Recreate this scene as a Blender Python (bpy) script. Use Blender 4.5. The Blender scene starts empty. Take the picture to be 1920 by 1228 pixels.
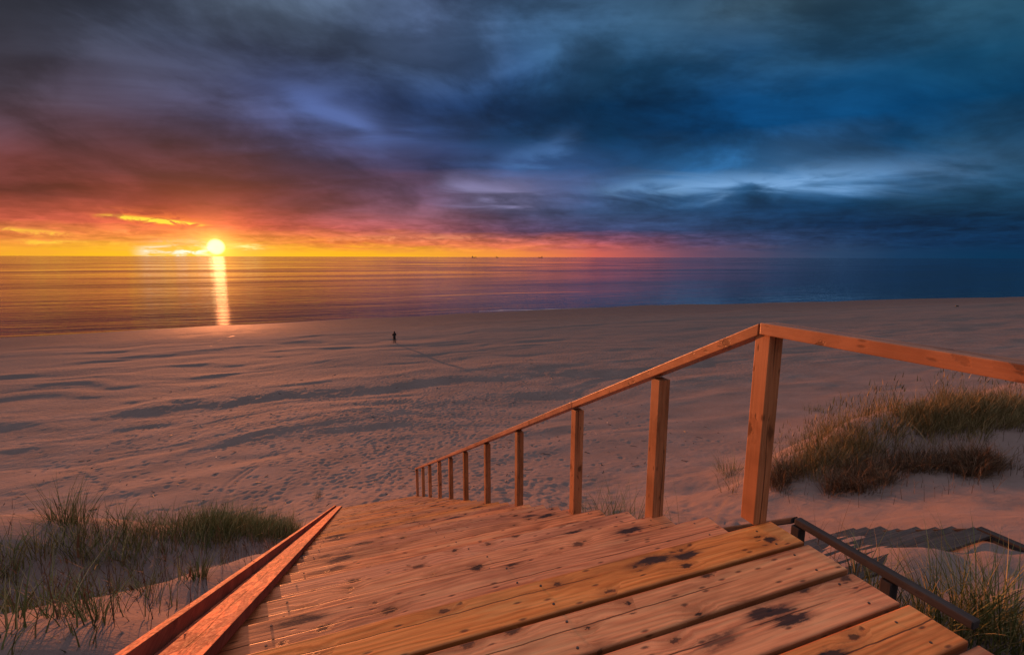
import bpy, bmesh, math, random
import numpy as np
from mathutils import Vector, Matrix

random.seed(7)
rng = np.random.default_rng(11)
scene = bpy.context.scene
C = scene.collection
R = math.radians

# ------------------------------------------------------------------ camera
EYE = 13.2                         # metres above the sea
PITCH, ROLL, FOC = R(8.68), R(-0.15), 865.0
AZ = R(-19.9)                      # compass heading of the stairs
SV = np.array([math.sin(AZ), math.cos(AZ)])      # down the stairs
TV = np.array([math.cos(AZ), -math.sin(AZ)])     # to the right of the stairs
ROTZ = -AZ

cam_d = bpy.data.cameras.new('camera')
cam = bpy.data.objects.new('camera', cam_d)
C.objects.link(cam)
cam_d.sensor_width = 36.0
cam_d.lens = 36.0 * FOC / 1920.0
cam_d.clip_start = 0.05
cam_d.clip_end = 120000.0
_fwd = Vector((0, math.cos(PITCH), -math.sin(PITCH)))
_up = Vector((0, math.sin(PITCH), math.cos(PITCH)))
_rt = Vector((1, 0, 0))
_rt2 = math.cos(ROLL) * _rt - math.sin(ROLL) * _up
_up2 = math.sin(ROLL) * _rt + math.cos(ROLL) * _up
M = Matrix((_rt2, _up2, -_fwd)).transposed().to_4x4()
M.translation = Vector((0, 0, EYE))
cam.matrix_world = M
scene.camera = cam

scene.render.engine = 'CYCLES'
scene.cycles.use_denoising = True
scene.cycles.max_bounces = 6
scene.cycles.sample_clamp_indirect = 6.0
scene.cycles.sample_clamp_direct = 0.85
vs = scene.view_settings
vs.view_transform = 'Standard'
vs.look = 'None'
vs.exposure = 1.0
vs.gamma = 1.0
vs.use_curve_mapping = False


def ray(u, v):
    a = (u - 960) / FOC
    b = -(v - 614) / FOC
    d = a * np.array(_rt2) + b * np.array(_up2) + np.array(_fwd)
    return d / np.linalg.norm(d)


def lin(c):
    c = np.asarray(c, float) / 255.0
    return np.where(c <= 0.04045, c / 12.92, ((c + 0.055) / 1.055) ** 2.4)


# ------------------------------------------------------------------ node helper
class NT:
    def __init__(self, tree):
        self.t = tree
        self.t.nodes.clear()

    def n(self, kind, **kw):
        x = self.t.nodes.new(kind)
        for k, v in kw.items():
            setattr(x, k, v)
        return x

    def put(self, sock, v):
        if hasattr(v, 'is_linked') or isinstance(v, bpy.types.NodeSocket):
            self.t.links.new(v, sock)
        elif v is not None:
            if hasattr(sock.default_value, '__len__') and not hasattr(v, '__len__'):
                sock.default_value = [v] * len(sock.default_value)
            else:
                if hasattr(sock.default_value, '__len__') and len(sock.default_value) == 4 and len(v) == 3:
                    v = (*v, 1.0)
                sock.default_value = v

    def m(self, op, a, b=None, c=None, clamp=False):
        x = self.n('ShaderNodeMath', operation=op, use_clamp=clamp)
        self.put(x.inputs[0], a)
        if b is not None:
            self.put(x.inputs[1], b)
        if c is not None:
            self.put(x.inputs[2], c)
        return x.outputs[0]

    def vm(self, op, a, b=None, out=0):
        x = self.n('ShaderNodeVectorMath', operation=op)
        self.put(x.inputs[0], a)
        if b is not None:
            self.put(x.inputs[1], b)
        return x.outputs[out]

    def mr(self, v, a, b, c=0.0, d=1.0, smooth=False):
        x = self.n('ShaderNodeMapRange')
        if smooth:
            x.interpolation_type = 'SMOOTHSTEP'
        self.put(x.inputs['Value'], v)
        for k, val in zip(('From Min', 'From Max', 'To Min', 'To Max'), (a, b, c, d)):
            self.put(x.inputs[k], val)
        return x.outputs[0]

    def mix(self, f, a, b, mode='MIX'):
        x = self.n('ShaderNodeMix', data_type='RGBA', blend_type=mode)
        self.put(x.inputs[0], f)
        self.put(x.inputs[6], a)
        self.put(x.inputs[7], b)
        return x.outputs[2]

    def noise(self, vec, scale, detail=4, rough=0.55, dist=0.0, dim='3D', out=0):
        x = self.n('ShaderNodeTexNoise', noise_dimensions=dim)
        self.put(x.inputs['Vector'], vec)
        x.inputs['Scale'].default_value = scale
        x.inputs['Detail'].default_value = detail
        x.inputs['Roughness'].default_value = rough
        x.inputs['Distortion'].default_value = dist
        return x.outputs[out]

    def ramp(self, f, stops, interp='LINEAR'):
        x = self.n('ShaderNodeValToRGB')
        cr = x.color_ramp
        cr.interpolation = interp
        while len(cr.elements) > 1:
            cr.elements.remove(cr.elements[-1])
        cr.elements[0].position = stops[0][0]
        cr.elements[0].color = (*stops[0][1], 1)
        for p, c in stops[1:]:
            e = cr.elements.new(p)
            e.color = (*c, 1)
        self.put(x.inputs[0], f)
        return x.outputs[0]

    def xyz(self, v):
        x = self.n('ShaderNodeSeparateXYZ')
        self.put(x.inputs[0], v)
        return x.outputs

    def comb(self, a, b, c=0.0):
        x = self.n('ShaderNodeCombineXYZ')
        for s, v in zip(x.inputs, (a, b, c)):
            self.put(s, v)
        return x.outputs[0]

    def bump(self, h, strength, distance, normal=None):
        x = self.n('ShaderNodeBump')
        x.inputs['Strength'].default_value = strength
        x.inputs['Distance'].default_value = distance
        self.put(x.inputs['Height'], h)
        if normal is not None:
            self.put(x.inputs['Normal'], normal)
        return x.outputs[0]


# ------------------------------------------------------------------ sky (world) and sun
SUN_AZ, SUN_EL = -32.2, 1.08
# colours of the evening sky seen over the sea, by picture column and row
SKY_U = [0, 200, 400, 600, 800, 950, 1100, 1250, 1400, 1550, 1720, 1920]
SKY = [
 (476, [(248,180,40),(255,200,25),(255,205,60),(255,190,35),(255,180,45),(250,150,65),(225,105,85),(135,82,98),(80,75,102),(48,73,106),(15,56,92),(8,52,84)]),
 (458, [(250,160,62),(252,170,62),(255,178,80),(242,132,60),(228,122,76),(236,120,88),(175,88,95),(100,72,100),(55,66,102),(38,64,100),(12,52,90),(5,46,80)]),
 (433, [(238,112,76),(232,104,72),(235,90,60),(200,90,80),(160,85,92),(100,68,96),(62,60,96),(46,62,100),(30,58,95),(14,50,88),(6,44,80),(4,40,76)]),
 (402, [(214,96,78),(208,90,74),(200,80,66),(150,78,84),(128,84,102),(84,78,112),(56,76,116),(38,72,112),(14,50,90),(4,44,84),(3,45,82),(5,52,84)]),
 (362, [(112,52,50),(115,52,50),(135,60,58),(115,70,85),(106,80,110),(118,116,158),(66,88,134),(50,98,146),(32,88,136),(18,78,122),(32,76,108),(20,64,96)]),
 (312, [(112,52,50),(92,46,50),(92,54,60),(68,50,72),(38,42,72),(48,74,120),(28,58,96),(26,74,118),(52,112,166),(92,144,196),(52,100,148),(46,86,118)]),
 (262, [(86,52,60),(76,46,55),(66,52,72),(62,68,104),(36,52,88),(20,48,82),(4,46,80),(2,54,98),(2,66,116),(4,68,118),(12,66,108),(36,76,106)]),
 (200, [(76,60,75),(66,56,75),(64,66,95),(72,90,142),(40,66,112),(18,52,94),(2,50,88),(0,44,82),(0,54,98),(6,66,112),(0,60,105),(2,54,90)]),
 (130, [(70,66,82),(66,66,86),(64,70,96),(50,60,86),(58,80,116),(36,66,106),(32,74,110),(18,66,104),(14,64,106),(12,64,104),(8,60,96),(4,56,90)]),
 (60, [(66,66,82),(52,58,78),(52,62,84),(68,84,114),(82,104,144),(62,96,136),(54,92,128),(46,84,114),(40,76,105),(44,80,106),(28,76,110),(22,72,102)]),
 (0, [(62,68,84),(62,72,92),(80,94,116),(94,114,140),(94,115,154),(78,106,142),(68,98,130),(62,90,116),(60,86,106),(56,86,106),(48,84,108),(42,82,106)]),
]
SKYTAB = np.array([lin(r[1]) for r in SKY])            # rows x cols x 3
SKYV = np.array([r[0] for r in SKY], float)


def sky_at(az, el):
    d = np.array([math.sin(R(az)) * math.cos(R(el)), math.cos(R(az)) * math.cos(R(el)), math.sin(R(el))])
    f = d @ np.array(_fwd)
    u = 960 + FOC * (d @ np.array(_rt2)) / f
    v = 614 - FOC * (d @ np.array(_up2)) / f
    u = min(max(u, 0), 1920)
    iv = np.interp(v, SKYV[::-1], np.arange(len(SKYV))[::-1])
    iu = np.interp(u, SKY_U, np.arange(len(SKY_U)))
    i0, j0 = int(min(iv, len(SKYV) - 2)), int(min(iu, len(SKY_U) - 2))
    a, b = iv - i0, iu - j0
    t = SKYTAB
    return (t[i0, j0] * (1 - a) * (1 - b) + t[i0 + 1, j0] * a * (1 - b) + t[i0, j0 + 1] * (1 - a) * b + t[i0 + 1, j0 + 1] * a * b)


world = bpy.data.worlds.new('World')
scene.world = world
world.use_nodes = True
w = NT(world.node_tree)
tc = w.n('ShaderNodeTexCoord')
dirv = w.vm('NORMALIZE', tc.outputs['Generated'])
dx, dy, dz = w.xyz(dirv)
az_n = w.m('MULTIPLY', w.m('ARCTAN2', dx, dy), 180 / math.pi)
el_n = w.m('MULTIPLY', w.m('ARCSINE', dz), 180 / math.pi)
# cloud deck coordinates: a flat layer overhead, seen in perspective
zden = w.m('ADD', w.m('MAXIMUM', dz, 0.0), 0.17)
cp = w.comb(w.m('DIVIDE', dx, zden), w.m('DIVIDE', dy, zden), 0.0)
mp = w.n('ShaderNodeMapping')
mp.inputs['Rotation'].default_value = (0, 0, R(-32))
mp.inputs['Scale'].default_value = (0.75, 1.25, 1)
w.put(mp.inputs[0], cp)
cpr = mp.outputs[0]
n_big = w.noise(cpr, 1.05, 5, 0.55, 0.9)
n_big2 = w.noise(w.vm('ADD', cpr, (13.1, 4.2, 2.0)), 0.8, 5, 0.58, 0.4)
n_fine = w.noise(w.vm('ADD', cpr, (3.1, 24.2, 5.0)), 2.4, 5, 0.5, 0.7)
n_puff = w.noise(w.comb(w.m('MULTIPLY', az_n, 0.45), w.m('MULTIPLY', el_n, 1.5), 3.0), 1.0, 6, 0.6, 0.8)
n_hor = w.noise(w.comb(w.m('MULTIPLY', az_n, 0.10), w.m('MULTIPLY', el_n, 0.75), 1.0), 1.6, 6, 0.62, 0.5)
n_hor2 = w.noise(w.comb(w.m('MULTIPLY', az_n, 0.11), w.m('MULTIPLY', el_n, 0.9), 7.0), 2.4, 6, 0.62, 0.3)
low = w.mr(el_n, 6.0, 1.0)                       # 1 close to the horizon
amp_el = w.mr(el_n, 0.5, 16.0, 0.35, 6.5)
d_hi = w.m('SUBTRACT', w.m('ADD', w.m('MULTIPLY', n_big, 0.6), w.m('MULTIPLY', n_fine, 0.4)), 0.5)
d_lo = w.m('SUBTRACT', n_hor, 0.5)
del_ = w.m('ADD', w.m('MULTIPLY', d_hi, amp_el), w.m('MULTIPLY', w.m('MULTIPLY', d_lo, low), 2.2))
el_w = w.m('MAXIMUM', w.m('ADD', el_n, del_), 0.0)
daz = w.m('MULTIPLY', w.m('SUBTRACT', n_big2, 0.5), w.mr(el_n, 1.0, 12.0, 4.0, 16.0))
az_w = w.m('ADD', az_n, daz)
fa = w.mr(az_w, -50.0, 50.0)
ELS = [0.0, 0.7, 1.5, 3.2, 5.2, 7.6, 10.5, 13.5, 16.5, 20.0, 24.0, 29.0]
AZS = np.linspace(-50, 50, 21)
col = None
for i, e in enumerate(ELS):
    stops = [((a + 50) / 100.0, tuple(sky_at(a, e if i else 0.3))) for a in AZS]
    rmp = w.ramp(fa, stops)
    if col is None:
        col = rmp
    else:
        col = w.mix(w.mr(el_w, ELS[i - 1], e), col, rmp)
# cloud relief
n_lump = w.noise(w.comb(w.m('MULTIPLY', az_n, 0.060), w.m('MULTIPLY', w.m('ADD', el_n, w.m('MULTIPLY', az_n, 0.10)), 0.13), 5.0), 1.0, 6, 0.58, 0.3)
shade = w.m('MULTIPLY', w.m('MULTIPLY', w.mr(n_fine, 0.30, 0.70, 0.80, 1.22), w.mr(n_lump, 0.36, 0.62, 0.62, 1.30, True)), w.mr(n_big, 0.34, 0.66, 0.78, 1.22, True))
shade_lo = w.m('MULTIPLY', w.mr(n_hor2, 0.32, 0.68, 0.66, 1.34), w.mr(n_puff, 0.34, 0.66, 0.70, 1.30))
shade = w.mix(w.mr(el_n, 1.0, 6.0), w.mix(w.mr(el_n, 0.4, 2.0), (1, 1, 1), shade_lo), shade)
col = w.mix(1.0, col, shade, 'MULTIPLY')


def streak(p0, p1, width, colr, strength, brk=None):
    """a bright gap between clouds along a line on the sky"""
    global col
    a = ray(*p0)
    b = ray(*p1)
    A = (math.degrees(math.atan2(a[0], a[1])), math.degrees(math.asin(a[2])))
    B = (math.degrees(math.atan2(b[0], b[1])), math.degrees(math.asin(b[2])))
    k = (B[1] - A[1]) / (B[0] - A[0])
    brk = brk if brk is not None else n_puff
    line = w.m('ADD', w.m('MULTIPLY', w.m('SUBTRACT', az_n, A[0]), k), A[1])
    dd = w.m('SUBTRACT', w.m('ADD', el_n, w.m('MULTIPLY', w.m('SUBTRACT', brk, 0.5), width * 4.5)), line)
    g = w.m('POWER', 2.718, w.m('MULTIPLY', w.m('MULTIPLY', dd, dd), -1.0 / width ** 2))
    span = abs(B[0] - A[0])
    e0 = w.mr(az_n, A[0] - 0.12 * span, A[0] + 0.35 * span, smooth=True)
    e1 = w.mr(az_n, B[0] + 0.12 * span, B[0] - 0.35 * span, smooth=True)
    f = w.m('MULTIPLY', w.m('MULTIPLY', g, w.m('MULTIPLY', e0, e1)), w.m('MULTIPLY', w.mr(n_hor, 0.40, 0.56, 0.1, strength), w.mr(brk, 0.42, 0.56, 0.12, 1.0)) if brk is n_puff else w.mr(brk, 0.36, 0.62, 0.25, strength))
    col = w.mix(w.m('MINIMUM', f, 1.0), col, tuple(lin(colr)))


streak((170, 396), (400, 420), 0.55, (240, 120, 60), 1.2)
streak((190, 403), (385, 422), 0.16, (255, 225, 70), 2.2)
streak((-60, 424), (140, 440), 0.22, (255, 200, 70), 1.0)
streak((-60, 450), (300, 458), 0.18, (255, 215, 70), 0.9)
streak((255, 468), (400, 463), 0.55, (255, 250, 225), 1.7)
streak((425, 461), (500, 462), 0.28, (255, 240, 150), 1.6)
streak((540, 448), (900, 443), 0.25, (250, 165, 110), 0.8)
# pale cloud tops lit from above on the right
streak((1120, 350), (1800, 312), 1.0, (118, 165, 215), 1.1, n_fine)
streak((820, 345), (1010, 372), 1.1, (140, 135, 178), 1.1, n_fine)
streak((520, 165), (720, 240), 0.9, (84, 106, 165), 1.1, n_fine)
streak((930, 310), (1090, 262), 1.3, (70, 110, 165), 0.9, n_fine)
# the sun, glowing through the gap over the sea
sd = ray(405, 463)
ang = w.m('MULTIPLY', w.m('ARCCOSINE', w.m('MINIMUM', w.vm('DOT_PRODUCT', dirv, tuple(sd), out=1), 1.0)), 180 / math.pi)
halo = w.m('POWER', 2.718, w.m('MULTIPLY', ang, -1 / 1.1))
halo2 = w.m('POWER', 2.718, w.m('MULTIPLY', ang, -1 / 3.2))
col = w.mix(1.0, col, w.vm('SCALE', (1.0, 0.42, 0.06), None), 'ADD') if False else col


def scaled(c, f):
    x = w.n('ShaderNodeVectorMath', operation='SCALE')
    x.inputs[0].default_value = c
    w.put(x.inputs['Scale'], f)
    return x.outputs[0]


col = w.vm('ADD', col, scaled((1.6, 0.75, 0.12), halo))
col = w.vm('ADD', col, scaled((0.16, 0.03, 0.008), halo2))
col = w.vm('ADD', col, scaled((4.0, 3.0, 1.5), w.mr(ang, 0.90, 0.35, 0, 1, True)))
# unseen deck overhead and behind, brightened to pale mauve to light sand and wood
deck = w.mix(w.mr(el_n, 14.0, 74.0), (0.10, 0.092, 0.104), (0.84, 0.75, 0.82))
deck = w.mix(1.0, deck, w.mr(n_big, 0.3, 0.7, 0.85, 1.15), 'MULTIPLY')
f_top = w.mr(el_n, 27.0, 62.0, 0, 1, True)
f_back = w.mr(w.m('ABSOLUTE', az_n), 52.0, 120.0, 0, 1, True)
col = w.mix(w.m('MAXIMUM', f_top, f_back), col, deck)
# clear-sky light above the clouds
sky = w.n('ShaderNodeTexSky', sky_type='NISHITA')
sky.sun_disc = False
sky.sun_elevation = R(SUN_EL)
sky.sun_rotation = R(SUN_AZ)
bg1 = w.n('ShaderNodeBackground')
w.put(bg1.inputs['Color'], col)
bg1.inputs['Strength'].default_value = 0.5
bg2 = w.n('ShaderNodeBackground')
w.put(bg2.inputs['Color'], sky.outputs[0])
bg2.inputs['Strength'].default_value = 0.05
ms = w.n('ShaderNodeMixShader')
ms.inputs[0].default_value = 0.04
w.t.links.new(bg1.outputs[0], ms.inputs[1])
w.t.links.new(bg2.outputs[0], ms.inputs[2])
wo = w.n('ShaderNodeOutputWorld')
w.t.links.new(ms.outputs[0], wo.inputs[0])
world.cycles.sampling_method = 'MANUAL'
world.cycles.sample_map_resolution = 1024

sun_d = bpy.data.lights.new('sun', 'SUN')
sun_d.energy = 3.4
sun_d.angle = R(1.05)
sun_d.color = (1.0, 0.29, 0.10)
sun = bpy.data.objects.new('sun', sun_d)
C.objects.link(sun)
_e, _a = R(1.7), R(SUN_AZ)
sun.rotation_euler = Vector((math.sin(_a) * math.cos(_e), math.cos(_a) * math.cos(_e), math.sin(_e))).to_track_quat('Z', 'Y').to_euler()
sun.location = (-20, 30, 30)


# ------------------------------------------------------------------ object helpers
def tag(o, label=None, cat=None, group=None, kind=None):
    for k, v in (('label', label), ('category', cat), ('group', group), ('kind', kind)):
        if v:
            o[k] = v
    return o


def link(name, me, mat=None, parent=None, loc=(0, 0, 0), rot=(0, 0, 0)):
    o = bpy.data.objects.new(name, me)
    C.objects.link(o)
    if mat is not None and me is not None and not me.materials:
        me.materials.append(mat)
    o.location = loc
    o.rotation_euler = rot
    if parent is not None:
        o.parent = parent
    return o


def bm_mesh(name, bm, smooth=False):
    me = bpy.data.meshes.new(name)
    bm.to_mesh(me)
    bm.free()
    if smooth:
        for p in me.polygons:
            p.use_smooth = True
    return me


def hexa(bm, pts):
    """eight corners: bottom loop of four, top loop of four"""
    v = [bm.verts.new(p) for p in pts]
    for f in ((3, 2, 1, 0), (4, 5, 6, 7), (0, 1, 5, 4), (1, 2, 6, 5), (2, 3, 7, 6), (3, 0, 4, 7)):
        bm.faces.new([v[i] for i in f])


def box_mesh(name, x, y, z, bev=0.005, seg=2):
    bm = bmesh.new()
    hexa(bm, [(-x/2, -y/2, -z/2), (x/2, -y/2, -z/2), (x/2, y/2, -z/2), (-x/2, y/2, -z/2),
              (-x/2, -y/2, z/2), (x/2, -y/2, z/2), (x/2, y/2, z/2), (-x/2, y/2, z/2)])
    if bev:
        bmesh.ops.bevel(bm, geom=bm.edges[:], offset=bev, segments=seg, affect='EDGES', profile=0.6)
    return bm_mesh(name, bm)


def beam_mesh(name, ln, dz, t, th, bev=0.004):
    """timber running along +y that drops dz over ln, vertical end cuts"""
    bm = bmesh.new()
    h, y = t / 2, ln / 2
    a, b = dz / 2, -dz / 2
    hexa(bm, [(-h, -y, a - th/2), (h, -y, a - th/2), (h, y, b - th/2), (-h, y, b - th/2),
              (-h, -y, a + th/2), (h, -y, a + th/2), (h, y, b + th/2), (-h, y, b + th/2)])
    if bev:
        bmesh.ops.bevel(bm, geom=bm.edges[:], offset=bev, segments=2, affect='EDGES', profile=0.6)
    return bm_mesh(name, bm)


# ------------------------------------------------------------------ noise in numpy
def vnoise(x, y, seed=0):
    xi, yi = np.floor(x).astype(np.int64), np.floor(y).astype(np.int64)
    xf, yf = x - xi, y - yi
    xf = xf * xf * xf * (xf * (xf * 6 - 15) + 10)
    yf = yf * yf * yf * (yf * (yf * 6 - 15) + 10)

    def h(a, b):
        n = (a * 374761393 + b * 668265263 + seed * 974634977) & 0xFFFFFFFF
        n = ((n ^ (n >> 13)) * 1274126177) & 0xFFFFFFFF
        n = n ^ (n >> 16)
        return (n & 0xFFFF) / 65535.0
    a, b, c, d = h(xi, yi), h(xi + 1, yi), h(xi, yi + 1), h(xi + 1, yi + 1)
    return (a * (1 - xf) + b * xf) * (1 - yf) + (c * (1 - xf) + d * xf) * yf - 0.5


def fbm(x, y, seed=0, oct_=4, gain=0.5):
    s, a = 0.0, 1.0
    for i in range(oct_):
        s = s + a * vnoise(x, y, seed + i * 17)
        x, y, a = x * 2.03 + 5.1, y * 2.03 + 3.7, a * gain
    return s


# ------------------------------------------------------------------ the ground
S0, Z0, SLOPE = 1.61, -1.33, 0.505


def plane(s):
    return Z0 - SLOPE * (s - S0)


_bs = np.array([-2000, -60, -20, 0, 1.6, 4, 8, 12, 14, 15.2, 16.0, 17.5, 19.5, 23, 30, 40, 55, 70, 90, 104, 125, 200, 400, 60000], float)
_bz = np.array([-2.0, -2.0, -1.6, -1.6, -1.66, -2.85, -4.9, -6.95, -7.85, -8.28, -8.55, -9.05, -9.65, -10.25, -11.0, -11.6, -12.2, -12.65, -13.02, -13.2, -13.7, -15.5, -17, -17], float)


def base(s):
    out = 0
    for k, wgt in ((-0.6, .2), (-0.25, .2), (0, .2), (0.25, .2), (0.6, .2)):
        out = out + wgt * np.interp(s + k, _bs, _bz)
    return out


def on_s(u, v, s):
    d = ray(u, v)
    k = s / (d[:2] @ SV)
    return (s, k * (d[:2] @ TV), k * d[2])


ctrl = []
for s in (-4, -1, 1.5, 3.5, 6, 9, 12, 15):
    for t in (-0.3, 0.8, 1.7):
        ctrl.append((s, t, base(s)))
for s in (0, 1.5, 3, 5, 7, 9, 12, 15):
    ctrl.append((s, -0.95, plane(s) - 0.14 if s > 1.5 else -1.5))
# left dune: lip, hollow with grass, second lip, then the drop to the beach
for u, v, s in ((60, 1150, 2.35), (170, 1102, 2.8), (300, 1076, 3.2), (400, 1050, 3.7), (470, 1030, 4.5),
                (0, 1022, 4.6), (100, 992, 5.0), (190, 980, 5.3), (300, 990, 6.2), (430, 990, 6.9), (540, 1003, 7.4),
                (0, 1215, 1.75), (120, 1215, 1.75), (250, 1160, 2.2)):
    ctrl.append(on_s(u, v, s))
ctrl += [(3.7, -1.9, -2.52), (3.6, -3.0, -2.15), (4.4, -1.6, -2.92), (5.4, -1.5, -3.25),
         (7.6, -3.5, -4.15), (9.0, -4.0, -5.3), (9.2, -2.0, -5.45), (11, -3, -6.6), (11, -7, -6.5),
         (4, -6, -2.0), (4, -9, -1.7), (7, -8, -3.2), (0, -4, -0.9), (0, -9, -0.7), (9, -9, -4.7), (13, -5, -7.75), (15.5, -3, -8.7), (15.5, -9, -8.7)]
# right: between the stairs, the old landing, the path and the mound
ctrl += [(0.5, 2.4, -2.0), (2, 2.5, -2.35), (3.2, 2.35, -2.55), (4.2, 2.4, -3.1), (5.5, 2.6, -4.0), (8, 2.7, -5.3), (12, 2.9, -7.35),
         (1.2, 3.6, -3.0), (2.6, 3.6, -3.25), (0, 4, -3.05), (-2, 5, -3.0),
         (1.0, 5.5, -3.34), (2.4, 5.0, -3.34), (2.9, 6.0, -3.37), (2.4, 7.0, -3.36), (0.5, 7.5, -3.3), (3.2, 8.2, -3.6), (3.75, 6.2, -3.79), (3.4, 4.6, -3.56),
         (4.4, 4.8, -4.22), (4.4, 7.0, -4.22), (5.4, 3.8, -4.6),
         (6.3, 9.6, -5.23), (5.26, 10.1, -4.69), (9.9, 12.2, -7.03), (5.0, 11.3, -4.56), (4.5, 12.3, -4.3), (3.6, 14.5, -3.9),
         (7.0, 6.5, -5.45), (9, 6.0, -6.5), (12, 8, -7.95), (12.5, 5, -7.6),
         (8.6, 10.8, -5.35), (8, 12.6, -4.35), (8, 15.9, -3.98), (8, 20.6, -4.0), (6.7, 11.8, -4.62), (6.3, 14, -4.25), (6.2, 17, -4.1),
         (10.5, 13.2, -6.4), (11, 16, -6.6), (11.5, 20, -6.6), (14, 14, -8.6), (14, 20, -8.3), (13, 11, -8.3),
         (4, 22, -3.2), (0, 14, -3.0), (17, 5, -9.0), (17, 14, -9.3)]
ctrl += [(20, t, base(20)) for t in (-16, -8, 0, 8, 16, 26)] + [(26, t, base(26)) for t in (-26, -13, 0, 13, 26)]
ctrl += [(s, t, base(s)) for s in (-8,) for t in (-8, 0, 8)]
ctrl += [(4, -18, -1.6), (9, -18, -4.4), (14, -18, -8.1), (4, 32, -2.6), (9, 32, -4.2), (14, 32, -8.0)]
ctrl = np.array([(s, t, z - base(np.array(s))) for s, t, z in ctrl])


def _U(r2):
    return 0.5 * r2 * np.log(r2 + 1e-9)


_n = len(ctrl)
_d2 = ((ctrl[:, None, :2] - ctrl[None, :, :2]) ** 2).sum(-1)
_K = np.zeros((_n + 3, _n + 3))
_K[:_n, :_n] = _U(_d2) + np.eye(_n) * 0.15
_K[:_n, _n] = _K[_n, :_n] = 1
_K[:_n, _n + 1:] = ctrl[:, :2]
_K[_n + 1:, :_n] = ctrl[:, :2].T
_sol = np.linalg.solve(_K, np.r_[ctrl[:, 2], 0, 0, 0])


def sstep(x, a, b):
    k = np.clip((x - a) / (b - a), 0, 1)
    return k * k * (3 - 2 * k)


def poly_dist(s, t, pts):
    """signed offset in s from a line given as (t, s) knots, and the mask of its span"""
    pts = np.array(pts)
    return s - np.interp(t, pts[:, 0], pts[:, 1])


def beach_pt(u, v, z):
    d = ray(u, v)
    p = d[:2] * z / d[2]
    return float(p @ TV), float(p @ SV)


def line(zb, *px):
    q = sorted(beach_pt(u, v, zb) for u, v in px)
    return np.array(q)


RIDGES = [  # crest line, height, steep width towards the dune, gentle width towards the sea
    (line(-11.6, (-80, 795), (0, 790), (130, 776), (260, 762), (420, 742), (620, 728), (760, 712), (900, 698), (1010, 693), (1200, 690)), 0.42, 2.0, 7.0),
    (line(-11.0, (-80, 850), (0, 838), (110, 812), (220, 792), (330, 790)), 0.32, 1.7, 4.0),
    (line(-11.2, (640, 772), (740, 762), (850, 748), (960, 732), (1090, 728)), 0.25, 1.6, 4.0),
    (line(-10.8, (230, 858), (330, 838), (450, 812), (600, 790), (720, 778)), 0.24, 1.8, 4.0),
    (line(-10.7, (-60, 905), (60, 892), (170, 880), (240, 855)), 0.22, 1.6, 3.5),
    (line(-12.1, (-60, 722), (0, 724), (90, 716), (180, 713)), 0.24, 2.0, 6.0),
    (line(-11.6, (1230, 690), (1330, 676), (1480, 672), (1640, 668)), 0.25, 1.6, 5.0),
    (line(-11.4, (1290, 716), (1420, 712), (1600, 705), (1760, 708)), 0.20, 1.5, 4.5),
    (line(-12.3, (1690, 600), (1780, 596), (1930, 592), (2050, 590)), 0.45, 3.0, 9.0),
    (line(-12.1, (1600, 622), (1720, 614), (1850, 620), (2000, 622)), 0.40, 2.6, 9.0),
    (line(-11.9, (1560, 640), (1750, 640), (1900, 645), (2050, 640)), 0.30, 2.2, 7.0),
    (line(-11.2, (1500, 742), (1640, 736), (1760, 738), (1900, 744)), 0.18, 1.5, 4.0),
]


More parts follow.
